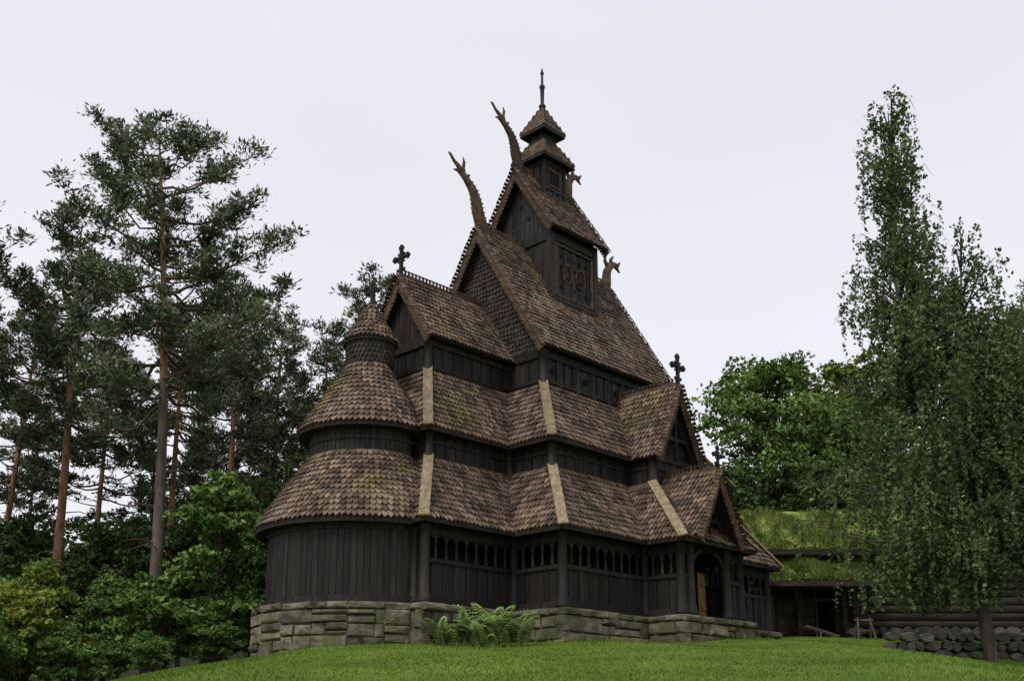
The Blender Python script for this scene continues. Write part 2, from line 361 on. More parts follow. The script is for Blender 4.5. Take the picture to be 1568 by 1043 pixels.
for (c,half,t,h0,h1) in ((6.55,1.35,.13,6.0,8.75),(6.1,1.2,-1.5,2.6,5.0)):
    walls.add([(c-half,t,h0),(c+half,t,h0),(c,t,h1),(c-half,t+.1,h0),(c+half,t+.1,h0),(c,t+.1,h1)],[(0,1,2),(5,4,3),(0,3,4,1),(1,4,5,2),(2,5,3,0)])
    for k in range(-5,6):
        x=k*.22; hh=h1-(abs(x)+.12)*(h1-h0)/half
        if hh>h0+.1: abox(walls,c+x-.1,c+x+.1,t-.03,t-.005,h0,hh)
    beam(walls,(c-half*.62,t-.2,h0+.9),(c+half*.62,t-.2,h0+.9),.08,.14); beam(walls,(c,t-.2,h0+.1),(c,t-.2,h1-.2),.08,.12,(0,1,0))
    beam(walls,(c-half*.9,t-.2,h0+.1),(c,t-.2,h0+1.9),.07,.1); beam(walls,(c+half*.9,t-.2,h0+.1),(c,t-.2,h0+1.9),.07,.1)
hbeam(walls,(4.45,-1.55),(8.2,-1.55),2.4,2.66,.06,.16)
for sg,x in ((1,5.0),(-1,7.3)):
    for i in range(6):
        t0=math.pi/2*i/6; t1=math.pi/2*(i+1)/6; R=1.05
        cx=x+sg*1.15
        beam(walls,(cx-sg*R*1.05*math.cos(t0),-1.53,1.5+R*.9*math.sin(t0)),(cx-sg*R*1.05*math.cos(t1),-1.53,1.5+R*.9*math.sin(t1)),.1,.16)
ring(4.25,7.0,TC-1.65,TC+1.65,12.6,16.6); ringbeam(4.25,7.0,TC-1.65,TC+1.65,15.9,16.3,.08)
for p in ((4.25,TC-1.65),(7.0,TC-1.65),(4.25,TC+1.65),(7.0,TC+1.65)): beam(walls,(p[0],p[1],12.8),(p[0],p[1],16.4),.26,.26,(0,1,0))
t=TC-1.65
for h in (13.5,15.75): beam(barge,(4.45,t-.06,h),(6.8,t-.06,h),.07,.11)
for s in (4.47,6.78): beam(barge,(s,t-.06,13.5),(s,t-.06,15.8),.11,.07,(0,1,0))
beam(walls,(4.3,t-.12,13.25),(6.95,t-.12,13.25),.2,.14)
for i in range(5):
    for j in range(4):
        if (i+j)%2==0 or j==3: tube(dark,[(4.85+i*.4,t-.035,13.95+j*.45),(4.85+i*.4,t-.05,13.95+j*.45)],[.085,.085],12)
for (cx,cz) in ((5.2,14.6),(6.05,14.6)):
    for k in range(10):
        q0=2*math.pi*k/10;q1=2*math.pi*(k+1)/10
        beam(barge,(cx+.3*math.cos(q0),t-.05,cz+.42*math.sin(q0)),(cx+.3*math.cos(q1),t-.05,cz+.42*math.sin(q1)),.04,.05)
tri(walls,4.25,1.85,16.2,19.2,-1)
for k in np.arange(-1.6,1.7,.25):
    h=19.2-(abs(k)+.13)*1.62-.05
    if h>16.4: abox(walls,4.2,4.24,TC+k-.115,TC+k+.115,16.3,h)
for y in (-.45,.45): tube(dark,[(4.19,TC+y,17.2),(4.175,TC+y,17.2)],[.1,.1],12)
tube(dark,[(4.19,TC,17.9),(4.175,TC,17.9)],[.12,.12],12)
tri(walls,7.0,1.85,16.2,19.2,1)
cx=5.6
def sq(h): return (cx-h,cx+h,TC-h,TC+h)
ring(*sq(.66),17.6,20.6,w=.2); ringbeam(*sq(.66),20.1,20.4,.06); ringbeam(*sq(.66),18.9,19.0,.05)
for i,j in ((-1,-1),(1,-1),(-1,1),(1,1)): beam(walls,(cx+i*.66,TC+j*.66,17.6),(cx+i*.66,TC+j*.66,20.5),.14,.14,(0,1,0))
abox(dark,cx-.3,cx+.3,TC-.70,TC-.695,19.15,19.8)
for z in (19.1,19.85): beam(barge,(cx-.38,TC-.71,z),(cx+.38,TC-.71,z),.04,.07)
frustum((cx-.98,cx+.98,TC-.98,TC+.98),20.4,(cx-.42,cx+.42,TC-.42,TC+.42),21.4,'SENW','',.15,.125,.5)
ring(*sq(.4),21.2,22.05,w=.2); ringbeam(*sq(.4),21.42,21.52,.05)
frustum((cx-.70,cx+.70,TC-.70,TC+.70),21.92,(cx-.05,cx+.05,TC-.05,TC+.05),23.25,'SENW','',.15,.125,.5)
for hb,z0,z1,tt in ((.98,20.4,21.4,.42),(.70,21.92,23.25,.05)):
    for i,j in ((-1,-1),(1,-1),(-1,1),(1,1)):
        beam(barge,(cx+i*hb,TC+j*hb,z0+.04),(cx+i*tt,TC+j*tt,z1+.04),.08,.07)
tube(rnd,[(cx,TC,z) for z in (23.05,23.3,23.35,23.45,23.5,24.3,24.35,24.45,24.5,25.0,25.1,25.2,25.4)],[.1,.1,.16,.16,.08,.1,.13,.13,.06,.05,.09,.05,.01],10)
p1=[(3.62,2.6),(3.25,3.25),(2.75,4.0),(2.3,4.65),(1.98,5.12)]
p2=[(2.38,6.05),(2.1,6.55),(1.75,7.1),(1.35,7.7),(1.0,8.2),(.8,8.62)]
p3=[(.95,9.55),(.72,9.95),(.45,10.35),(.1,11.0)]
A0,A1=math.radians(80),math.radians(280)
for pr in (p1,p2): conedeck(deck,CS,TC,pr); cone(sh,CS,TC,pr,A0,A1)
conedeck(deck,CS,TC,p3); cone(sh,CS,TC,p3,0,2*math.pi,.2,.15)
conedeck(deck,CS,TC,[(3.62,2.45),(3.62,2.6)]); conedeck(deck,CS,TC,[(2.38,5.92),(2.38,6.05)]); conedeck(deck,CS,TC,[(.95,9.45),(.95,9.56)],24)
def rpl(r,h0,h1,n,aa0=0,aa1=2*math.pi,w=.22):
    pts=[(CS+r*math.cos(aa0+(aa1-aa0)*i/n),TC+r*math.sin(aa0+(aa1-aa0)*i/n)) for i in range(n+1)]
    for i in range(n): planks(walls,pts[i],pts[i+1],h0,h1,w)
rpl(1.98,0,6.2,40,A0,A1); 
for h,r in ((5.55,2.02),(5.95,2.06)):
    conedeck(walls,CS,TC,[(r,h),(r,h+.1),(r-.06,h+.1)])
conedeck(walls,CS,TC,[(.78,8.4),(.78,9.6)],24); cone(shd,CS,TC,[(.79,8.65),(.79,9.55)],0,2*math.pi,.18,.14)
def cross(x,y,z,ax,sc=1.):
    A=V((1,0,0)) if ax=='s' else V((0,1,0)); O=V((x,y,z)); Z=V((0,0,1)); mb=walls
    nrm=V((0,1,0)) if ax=='s' else V((1,0,0))
    beam(mb,O,O+Z*1.15*sc,.11*sc,.11*sc,nrm); beam(mb,O+Z*.72*sc-A*.36*sc,O+Z*.72*sc+A*.36*sc,.1*sc,.12*sc,nrm)
    beam(mb,O-A*.2*sc+Z*.25*sc,O+A*.2*sc+Z*.25*sc,.1*sc,.07*sc,nrm)
    for q in (Z*1.1,A*.34+Z*.72,-A*.34+Z*.72):
        c=O+q*sc
        for a_ in (A,Z): beam(mb,c-a_*.11*sc,c+a_*.11*sc,.1*sc,.09*sc,nrm)
    beam(mb,O+(Z*.55-A*.17)*sc,O+(Z*.89+A*.17)*sc,.06*sc,.07*sc,nrm); beam(mb,O+(Z*.55+A*.17)*sc,O+(Z*.89-A*.17)*sc,.06*sc,.07*sc,nrm)
cross(-2.35,TC,12.6,'t',1.05); cross(CS,TC,10.95,'t',.85); cross(6.55,-.3,9.05,'s',1.05); cross(6.1,-2.2,5.3,'s',.75)
drg=MB()
def dragon(x,h,o,sc):
    pt=[(-.45,-.35),(-.08,.25),(.16,.85),(.26,1.35),(.5,1.8),(.88,2.15),(1.2,2.38)]
    r=[.36,.37,.35,.3,.25,.2,.18]
    P=lambda q:(x+o*q[0]*sc,TC,h+q[1]*sc)
    tube(drg,[P(q) for q in pt],[a*sc for a in r],10,.5)
    tube(drg,[P((1.1,2.3)),P((1.35,2.58)),P((1.6,2.72)),P((1.85,2.98)),P((1.95,3.0))],[.17*sc,.13*sc,.09*sc,.075*sc,.03*sc],8,.6)
    tube(drg,[P((1.15,2.3)),P((1.42,2.36)),P((1.62,2.3))],[.13*sc,.085*sc,.03*sc],8,.6)
    tube(drg,[P((1.0,2.25)),P((1.06,2.6)),P((1.0,2.9)),P((1.08,3.1))],[.12*sc,.1*sc,.08*sc,.03*sc],8,.6)
    tube(drg,[P((.85,2.15)),P((.7,2.4)),P((.62,2.42))],[.09*sc,.06*sc,.02*sc],6,.6)
    for i in range(13):
        f=i/13*5; k=int(f); q=(pt[k][0]+(pt[k+1][0]-pt[k][0])*(f-k),pt[k][1]+(pt[k+1][1]-pt[k][1])*(f-k)); rr=r[k]*.95
        for sg in (-1,1): tube(drg,[P((q[0]+sg*rr*.6,q[1]-sg*.05)),P((q[0]+sg*rr*1.32,q[1]+.12-sg*.05))],[.085*sc,.015*sc],5,.6)
dragon(1.75,15.95,-1,.93); dragon(4.0,19.55,-1,.86)
def antler(x,h,o,sc):
    P=lambda a,b:(x+o*a*sc,TC,h+b*sc)
    tube(drg,[P(-.3,-.5),P(-.08,.2),P(0,.8),P(.2,1.15),P(.5,1.35)],[.32*sc,.3*sc,.24*sc,.2*sc,.15*sc],10,.6)
    for q in ([(.1,1.0),(-.15,1.35),(-.05,1.65)],[(.3,1.2),(.3,1.5),(.5,1.75)],[(.5,1.35),(.85,1.4),(1.0,1.6)],[(.5,1.35),(.75,1.2),(.95,1.05)]):
        tube(drg,[P(*a) for a in q],[.13*sc,.1*sc,.04*sc],6,.7)
antler(10.0,16.0,1,1.0); antler(7.35,19.6,1,.9)
door=MB()
for k in range(3): beam(door,(6.75+k*.21,-.75+k*.05,.05),(6.75+k*.21,-.75+k*.05,1.75),.2,.05,(-.25,1,0))
beam(door,(6.7,-.83,1.35),(7.2,-.71,1.35),.04,.1); beam(door,(6.7,-.83,.45),(7.2,-.71,.45),.04,.1)
planks(walls,(5.15,.0),(7.45,.0),0,3,.24)
door.obj('porch_door',M_tan,church)
sh.obj('roof_shingles',M_shing,church); shd.obj('gable_shingles',M_shdark,church); deck.obj('roof_deck',M_deck,church)
walls.obj('timber_walls',M_tar,church); boards.obj('hip_boards',M_board,church); barge.obj('barge_boards',M_barge,church)
dark.obj('openings',M_hole,church); rnd.obj('posts_and_spire',M_tar,church,True); drg.obj('dragon_heads',M_barge,church,True)
st=MB(); mo=MB()
for x0,x1,y0,y1 in ((-.27,12.97,-.27,11.87),(-4.32,0.1,1.93,9.67),(4.18,8.47,-1.82,0)): abox(mo,x0,x1,y0,y1,-2.6,-.035-random.random()*.006)
conedeck(mo,CS,TC,[(3.48,-2.6),(3.48,-.046),(.1,-.048)])
def stones(a,b):
    a=V((*a,0));b=V((*b,0)); L=(b-a).length; d=(b-a)/L; n=V((d.y,-d.x,0)); h=0
    while h>-2.2:
        hh=random.uniform(.34,.58)
        if h==0: hh=.24
        x=-.02
        while x<L:
            w=min(random.uniform(.4,1.25),L-x)
            if L-x-w<.25: w=L-x
            subs=[(h,h-hh)]
            if h<0 and hh>.4 and random.random()<.35: m_=h-hh*random.uniform(.35,.65); subs=[(h,m_),(m_,h-hh)]
            sk=random.uniform(-.04,.04)
            for (za,zb) in subs:
                z1=za-random.uniform(.004,.022); z0=zb+random.uniform(.004,.022); o=random.uniform(-.05,.07)+(.05 if h==0 else 0)
                g_=.009; x0=x+g_; x1=x+w-g_
                J=lambda: random.uniform(-.04,.04)
                def R(dep,ins): return [a+d*(x0+ins+J()*.7)+n*dep+V((0,0,z0+ins+J()*.6)),a+d*(x1-ins+J()*.7)+n*dep+V((0,0,z0+ins+J()*.6)),a+d*(x1-ins+J()*.7)+n*dep+V((0,0,z1-ins-abs(J())*.4)),a+d*(x0+ins+J()*.7)+n*dep+V((0,0,z1-ins-abs(J())*.4))]
                A=R(-.3,0);B=R(o-.03,0);C=R(o+.025,.04)
                C=[c+n*J() for c in C]; ce=(C[0]+C[1]+C[2]+C[3])/4+n*random.uniform(0,.04)
                f=[(8,9,12),(9,10,12),(10,11,12),(11,8,12)]
                for k in range(4):
                    k2=(k+1)%4; f+=[(k,k2,4+k2,4+k),(4+k,4+k2,8+k2,8+k)]
                st.add(A+B+C+[ce],f)
            x+=w
        h-=hh
F=[((-4.4,2.9),(-4.4,1.85)),((-4.4,1.85),(-.35,1.85)),((-.35,1.85),(-.35,-.35)),((-.35,-.35),(4.1,-.35)),((4.1,-.35),(4.1,-1.9)),((4.1,-1.9),(8.55,-1.9)),((8.55,-1.9),(8.55,-.35)),((8.55,-.35),(13.05,-.35)),((13.05,-.35),(13.05,11.95)),((13.05,11.95),(-.35,11.95)),((-.35,11.95),(-.35,9.75)),((-.35,9.75),(-4.4,9.75)),((-4.4,9.75),(-4.4,8.8))]
fa=[(CS+3.56*math.cos(a0+(a1-a0)*i/9),TC+3.56*math.sin(a0+(a1-a0)*i/9)) for i in range(10)]
for a,b in F: stones(a,b)
for i in range(9): stones(fa[i],fa[i+1])
st.obj('foundation_stones',M_stone,church); mo.obj('foundation_core',M_mortar,church)
# ================================================================== TREES
def pine_mesh(seed,H,cs,R,nb=80,dens=1.,lean=0,ned=46,k=8,L_=.24,W_=.07,q0=.3):
    global rng
    rng=np.random.default_rng(seed); T=NP()
    zz=np.linspace(-1,H,16); f=np.clip(zz/H,0,1)
    tx=np.sin(f*3+seed)*.25*f*2+lean*f; ty=np.cos(f*2.3+seed)*.25*f
    tx-=tx[0]; ty-=ty[0]; r=.25*(1-f)**.7*(H/24)+.02
    T.tube(np.stack([tx,ty,zz],1)[:k+1],r[:k+1],2,10); T.tube(np.stack([tx,ty,zz],1)[k:],r[k:],1,8)
    tr=lambda z:(np.interp(z,zz,tx),np.interp(z,zz,ty))
    for i in range(14):
        z=H*rng.uniform(.2,cs+.05); a=rng.uniform(0,6.28); L=rng.uniform(.4,1.8); x,y=tr(z)
        T.tube([[x,y,z],[x+L*.5*np.cos(a),y+L*.5*np.sin(a),z+.1],[x+L*np.cos(a),y+L*np.sin(a),z-.1]],[.03,.02,.008],3,4)
    C=[];
    for i in range(nb):
        f=(i+rng.uniform(0,1))/nb; f=f**.85; z=H*(cs+(1-cs)*f*.975); x,y=tr(z)
        prof=(1-f)**.42*(.55+.45*min(1,f*3+.2)); L=max(.5,R*prof*rng.uniform(.3,1.15)); a=i*2.4+rng.uniform(-.7,.7)
        up=-.15+.65*f+rng.uniform(-.25,.3)
        t=np.linspace(0,1,6)[:,None]; dr=np.array([np.cos(a),np.sin(a),0])
        bend=rng.normal(size=2)*.2*L
        pts=np.array([x,y,z])+dr*L*t*.95+np.array([0,0,1])*(L*up*t+.2*L*t**2.2-.12*L*np.sin(t*3.1))+np.array([bend[0],bend[1],0])*t**2+np.vstack([[0,0,0],rng.normal(size=(5,3))*.05*L**.5])
        T.tube(pts,np.linspace(.02+.018*L,.01,6),3,5)
        m=max(4,int(L*6.*dens))
        for j in range(m):
            q=rng.uniform(q0,1.)**.8 if j else 1.
            b=np.array([np.interp(q,t[:,0],pts[:,c]) for c in range(3)])
            sl=(.3+.3*L*(1-q)**.7)*rng.uniform(.3,1.2); aa=a+rng.choice([-1,1])*rng.uniform(.4,1.4)
            e=b+np.array([np.cos(aa)*sl,np.sin(aa)*sl,rng.uniform(.0,.5)])
            if j: T.tube([b,(b+e)/2+[0,0,-.03],e],[.016,.012,.007],3,3)
            C.append(e)
    C=np.array(C); n=ned; P=np.repeat(C,n,0); cs_=np.repeat(rng.uniform(.65,1.35,(len(C),1)),n,0)
    off=rng.normal(size=P.shape)*np.array([.2,.2,.11])*cs_
    P=P+off+np.array([0,0,.07]); d=off/np.linalg.norm(off,axis=1)[:,None]+np.array([0,0,.6])
    T.leaves(P,L_,W_,0,d,.35)
    return T.mesh('pine_tree',[M_pine,M_pinebark,M_pinebark2,M_pinelimb])
def place(name,me,x,y,sc=1.,rot=0,z=None,sx=1.):
    o=bpy.data.objects.new(name,me); link(o)
    o.location=(x,y,float(g(x,y)) if z is None else z); o.rotation_euler=(0,0,rot); o.scale=(sc*sx,sc*sx,sc); return o
pA=pine_mesh(1,22.8,.45,5.4,66,1.,-1.0,38,8,.25,.075,.4); pB=pine_mesh(2,22,.48,4.5,50,1,0,30,4,.28,.09,.4); pC=pine_mesh(3,22,.38,3.9,52,1,0,28,6,.28,.09,.35); pD=pine_mesh(4,21,.52,4.0,44,1,0,30,4,.28,.09,.4)
pE=pine_mesh(5,18,.2,3.4,50,1,0,24,5,.32,.11,.15)
place('pine_tree',pA,-13.6,40,1.)
for (m,x,y,s,r) in ((pB,-19.8,45,.98,1.),(pC,-23.3,40,1.0,2.),(pD,-15.6,56,1.06,3.),(pC,-14.2,62,1.,.5),(pC,-8.3,59,1.02,2.2),(pD,-11.4,61,.95,4.),
    (pB,-16.5,50,.84,5.),(pB,-25.5,52,.93,3.9),(pD,-24.0,60,1.0,1.3),(pC,-18.5,67,.95,3.),(pB,33.,62,1.0,2.),(pC,38,60,.95,0),
    (pE,-12.6,56,.8,0),(pE,-19.5,62,.8,1),(pE,-28,60,.9,2),(pE,-23,66,.85,4),(pE,-10.5,66,.85,5),(pE,-27.2,50,.65,4)):
    place('pine_tree',m,x,y,s,r)
def decid(name,seed,H,R,base,leafm,nl=46,ls=.24,sub=16,per=26,trunk=.2):
    global rng
    rng=np.random.default_rng(seed); T=NP(); hc=(H-base)/2; zc=base+hc
    T.tube([[0,0,-.8],[.1,.05,H*.25],[-.05,.1,H*.5],[0,0,H*.85]],[trunk,trunk*.8,trunk*.5,trunk*.12],1,8)
    P=[]
    for i in range(nl):
        u=rng.normal(size=3); u/=np.linalg.norm(u); q=rng.uniform(.3,1)**.5*.86
        c=np.array([u[0]*R*q,u[1]*R*q,zc+u[2]*hc*q]); 
        if u[2]>0: c[:2]*=(1-.25*u[2])
        lr=rng.uniform(.18,.34)*R
        T.tube([[0,0,max(base*.7,c[2]-R*.9)],[c[0]*.5,c[1]*.5,c[2]-lr*.9],c],[trunk*.3,trunk*.18,.02],1,4)
        d=rng.normal(size=(sub,3)); d/=np.linalg.norm(d,axis=1)[:,None]; d[:,2]=np.abs(d[:,2])*.9-.35*rng.random(sub)
        S=c+d*lr*rng.uniform(.5,1.25,(sub,1))*np.array([1.15,1.15,.85])
        S=np.repeat(S,per,0); P.append(S+rng.normal(size=S.shape)*np.array([.3,.3,.16])*lr*.55)
    P=np.concatenate(P)
    T.leaves(P,ls,ls*.66,0); return T.mesh(name,[leafm,M_bark])
dA=decid('deciduous_tree',11,20,6.0,5,M_leafm,66,.34,17,20,.35); dB=decid('deciduous_tree',12,19,5.5,4,M_leafy,60,.34,17,20,.3); dC=decid('deciduous_tree',13,10,3.4,1.0,M_leafd,44,.26,15,18,.16)
dD=decid('deciduous_tree',14,11,3.8,1.5,M_leafd,44,.28,15,18,.18)
for m,x,y,s,r in ((dA,18.3,72,1.02,0),(dB,26.5,76,1.12,1),(dA,24,70,.85,2),(dB,33,66,1.0,3),(dD,13.5,66,1.2,1),(dA,40,72,1.1,4),(dD,20,60,1.1,2),(dD,27,58,1.2,2)): place('deciduous_tree',m,x,y,s,r)
for m,x,y,s,r in ((dC,-21,43,.75,0),(dD,-17.5,47,.75,1),(dC,-14,48,.85,2),(dD,-11.2,46,.8,3),(dC,-24.5,47,.9,4),(dD,-20,52,.9,5),(dC,-9.5,50,.95,1),(dD,-15.5,54,.9,2),(dC,-26,54,1.,3),(dD,-24,60,.9,3),(dC,-12,58,1.,3)):
    place('deciduous_tree',m,x,y,s,r)
bM=decid('green_shrub',21,6.8,2.1,.1,M_leafm,42,.2,15,24,.09); bY=decid('green_shrub',22,4.8,2.0,.0,M_leafy,36,.17,15,26,.06); bS=decid('green_shrub',23,2.6,1.5,-.1,M_leafm,26,.14,15,24,.04)
for m,x,y,s,r in ((bM,-10.6,37.6,1.08,0),(bS,-11.9,36.2,1.3,2),(bY,-15.9,34.5,.95,1),(bM,-18,36.5,.7,2),(bS,-14.1,34,.8,2),(bS,-16.3,32,1.1,4),(bM,-9.8,42,.9,4),(bS,-10.1,35.9,.7,1),(bS,-18.5,33,1.,5),(bM,-18.6,40.5,.85,1),(bM,-15.8,41,.68,3),(bS,-12.9,34.3,.5,3),(bM,-21.5,38,.8,3),(bS,-9.5,38.6,1.1,3),(bM,-12.3,43,.75,0),(bS,-11.6,33.8,.55,1)):
    place('green_shrub',m,x,y,s,r)
rng=np.random.default_rng(40); T=NP(); P=[]
for i in range(330):
    x=rng.uniform(-75,80); y=rng.uniform(80,100); c=np.array([x,y,float(g(x,y))+rng.uniform(0,8 if x<0 else 9.5)]); 
    d=rng.normal(size=(150,3)); d/=np.linalg.norm(d,axis=1)[:,None]; P.append(c+d*rng.uniform(1.5,2.8)*rng.uniform(.6,1.05,(150,1)))
T.leaves(np.concatenate(P),.6,.4,0); link(bpy.data.objects.new('distant_trees',T.mesh('distant_trees',[M_leafd])))
# birch: one wide weeping crown with a tall leader and a lower second leader
rng=np.random.default_rng(50); T=NP()
b0=np.array([16.3,36,float(g(16.3,36))])
main=np.array([[0,0,-.6],[-.12,0,1.5],[-.3,.05,3.5],[-.7,.1,6],[-1.5,0,10],[-2.1,0,14],[-1.9,0,18],[-1.6,0,21.8]])
T.tube(main[:3],[.25,.22,.19],2,10); T.tube(main[2:],[.19,.17,.14,.1,.07,.02],1,10)
sec=np.array([[-.7,.1,6],[-.3,-.2,8.5],[.15,0,12],[.5,0,16]]); T.tube(sec,[.12,.09,.06,.02],1,8)
E=[((-1.75,0,19.2),(1.2,1.2,2.7),30),((-1.95,0,16),(1.65,1.5,2.6),42),((-2.1,0,13.2),(2.2,1.8,2.6),46),((.5,0,13.0),(1.4,1.4,3.2),36),((-.6,0,11.8),(2.8,2.2,2.6),50),
   ((-1.1,0,9.2),(4.4,3.0,2.6),82),((-1.5,0,5.6),(5.0,3.2,3.4),112),((2.6,.4,7.4),(3.0,2.6,4.4),88),((1.9,.3,11.2),(2.2,1.9,2.6),40)]
P=[]
for c,r,n in E:
    for i in range(n):
        u=rng.normal(size=3); u/=np.linalg.norm(u); q=rng.uniform(.1,1)**.45; s0=np.array(c)+u*np.array(r)*q
        tz=np.clip(s0[2]-rng.uniform(.8,2.4),2.8,21); st_=sec if (c[0]>0 and tz>6) else main
        ax=np.interp(tz,st_[:,2],st_[:,0]); B=np.array([ax,0,tz]); out=s0-B
        tip=s0+np.array([out[0],out[1],0])*.18-[0,0,.5]
        T.tube([B,(B+s0)/2+[0,0,.35],s0,tip],[.045,.03,.016,.006],2,4)
        for k in range(rng.integers(6,10)):
            f=rng.uniform(.45,1.); p=(B*(1-f)+s0*f)+[0,0,.2]; p=p+rng.normal(size=3)*np.array([.22,.22,.15])
            L=rng.uniform(.5,2.3)*(1.1 if c[2]<12.5 else .72)*(.6+.4*f); dr=rng.normal(size=2)*.1+out[:2]/(np.linalg.norm(out)+1e-6)*.12; m=int(L*19)
            if p[2]-L<1.7: L=max(.2,p[2]-1.7)
            t=np.sort(rng.uniform(0,1,m))[:,None]
            P.append(p+np.array([dr[0],dr[1],-1])*L*t+np.array([dr[0],dr[1],.2])*1.1*np.sin(t*3)+rng.normal(size=(m,3))*np.array([.065,.065,.05])*(1.25-t*.7))
T.leaves(np.concatenate(P),.15,.105,0,np.array([0,0,-.6]),1.)
o=bpy.data.objects.new('birch_tree',T.mesh('birch_tree',[M_birch,M_bbark,M_bark])); link(o); o.location=b0
# ================================================================== FERNS
T=NP(); rng=np.random.default_rng(60)
for px,py,n,s in ((-1.35,32.0,26,1.25),(-.6,32.2,30,1.5),(.25,32.6,18,1.15),(-2.1,31.9,14,.95),(-.95,31.8,16,1.0)):
    z=float(g(px,py))
    for i in range(n):
        a=rng.uniform(0,6.28); L=rng.uniform(.45,1.1)*s; t=np.linspace(0,1,14)[:,None]
        pt=np.array([px+rng.normal()*.22,py+rng.normal()*.12,z])+np.array([np.cos(a),np.sin(a),0])*L*rng.uniform(.4,.75)*t**1.5+np.array([0,0,1])*L*(1.2*t-.42*t**3)
        T.tube(pt,np.linspace(.012,.003,14),0,3)
        sd=np.array([-np.sin(a),np.cos(a),0])
        for k in range(2,14):
            w=.17*s*np.sin(np.pi*(k/14)**.7)+.03
            for sg in (-1,1):
                p=pt[k]; T.add(np.array([p,p+sd*sg*w*.5+[0,0,.035],p+sd*sg*w-[0,0,.03],p+sd*sg*w*.5-[0,0,.03]+np.array([np.cos(a),np.sin(a),0])*.05]),np.array([[0,1,2,3]]),0)
link(bpy.data.objects.new('fern_bush',T.mesh('fern_bush',[M_fern])))
# ================================================================== GRASS
rng=np.random.default_rng(70); n=120000
Y=14+34*rng.random(n)**1.1; X=rng.uniform(-.47,.56,n)*(Y+4)
u=np.array([.6947,.7193]); R0=np.array([1.65,34]); q=np.stack([X,Y],1)-R0; s_=q@u; t_=q@np.array([-.7193,.6947])
ins=((s_>-.3)&(s_<13)&(t_>-.3)&(t_<12))|((s_>-4.4)&(s_<0)&(t_>1.9)&(t_<9.7))|((s_+3.66)**2+(t_-5.8)**2<3.5**2)|((s_>4.1)&(s_<8.5)&(t_>-1.9)&(t_<0))
path=(Y>41.2)&(Y<43.0)&(X>10.5)&(X<15.5)
keep=~ins&~path; X=X[keep];Y=Y[keep]; n=len(X); Z=g(X,Y)-.01
P=np.stack([X,Y,Z],1); a=rng.uniform(0,6.28,n); h=rng.uniform(.025,.065,n)[:,None]; w=.012
near=((s_[keep]>-5.2)&(s_[keep]<13.6)&(t_[keep]>-2.6)&(t_[keep]<3)); 
edge=near&(((t_[keep]>-.75)&(t_[keep]<-.3))|((s_[keep]<-.3)&(s_[keep]>-.8))|((t_[keep]>1.45)&(t_[keep]<1.9)&(s_[keep]<0))|((t_[keep]<-1.9)&(t_[keep]>-2.3)&(s_[keep]>4)&(s_[keep]<9)))
h[edge]*=rng.uniform(1.,4.5,(edge.sum(),1))
sd=np.stack([np.cos(a),np.sin(a),0*a],1)*w; ln=rng.normal(size=(n,3))*.02; ln[:,2]=0
tp=P+np.array([0,0,1])*h+ln
v=np.stack([P-sd,P+sd,tp+sd*.3,tp-sd*.3],1).reshape(-1,3)
np_obj('grass',v,np.arange(n*4).reshape(n,4),None,[M_blade])
grid('gravel_path',np.arange(10.6,16.1,.25),np.arange(41.3,43.01,.1),M_grav,.03)
# ================================================================== LOG HOUSE
house=bpy.data.objects.new('turf_roof_log_house',None); link(house)
lg=MB(); hb=MB(); tf=MB()
def logs(p,q,z0,z1,r=.17,ext=.35):
    p=V(p);q=V(q); d=(q-p).normalized(); z=z0+r
    while z<z1:
        rr=r*random.uniform(.92,1.05)
        a=p-d*(ext+random.uniform(-.05,.08)); b=q+d*(ext+random.uniform(-.05,.08)); a.z=b.z=z
        s1=V((-d.y,d.x,0)); vs=[];fs=[]
        for k,pt in enumerate((a,b)):
            for i in range(10):
                t=2*math.pi*i/10; vs.append(pt+s1*math.cos(t)*rr*.8+V((0,0,1))*math.sin(t)*rr*1.02)
        for i in range(10): fs.append((i,(i+1)%10,10+(i+1)%10,10+i))
        fs+= [tuple(range(10)),tuple(range(10,20))[::-1]]
        lg.add(vs,fs); z+=r*2
Zb=3.95
logs((15.0,46.2,0),(31,46.2,0),Zb+.15,7.4); logs((15.0,46.2,0),(15.0,52,0),Zb+.32,7.4); logs((31,46.2,0),(31,52,0),Zb+.32,7.4); logs((11.6,49.5,0),(15.0,49.5,0),Zb,7.4); logs((15,52,0),(31,52,0),Zb,7.4)
abox(hb,15.05,30.9,46.28,51.9,Zb-.1,7.3)
for x in (11.4,12.6,14.6): abox(hb,x-.1,x+.1,46.0,46.2,Zb-.2,6.0)
for i in range(12):
    x=11.5+i*.27
    if 6<i<10: continue
    abox(hb,x,x+.25,46.25+.02*(i%2),46.3+.02*(i%2),Zb-.1,5.3)
abox(hb,11.2,15.0,45.95,46.15,5.8,6.0); abox(hb,11.2,15,46.2,46.3,5.3,5.42)
abox(hb,13.35,13.45,46.18,46.32,Zb,5.8); abox(hb,14.25,14.35,46.18,46.32,Zb,5.8)
def slab(x0,x1,pa,pb,th):
    (ya,za),(yb,zb)=pa,pb; n=40; rr=random.Random(int(x0*100+ya*10)); vs=[];m=5
    for i in range(n+1):
        x=x0+(x1-x0)*i/n
        for j in range(m+1):
            f=j/m; e=.1*rr.uniform(-1,1)-.12*(i in(0,n))-(.08 if j==0 else 0); vs.append((x+(.1*rr.uniform(-1,1)),ya+(yb-ya)*f,za+(zb-za)*f+e))
    fs=[(i*(m+1)+j,(i+1)*(m+1)+j,(i+1)*(m+1)+j+1,i*(m+1)+j+1) for i in range(n) for j in range(m)]
    tf.add(vs,fs)
    tf.add([(x0,ya+.02,za-th),(x1,ya+.02,za-th),(x1,yb,zb-th),(x0,yb,zb-th),(x0,ya+.02,za-.12),(x1,ya+.02,za-.12),(x1,yb,zb-.12),(x0,yb,zb-.12)],BF)
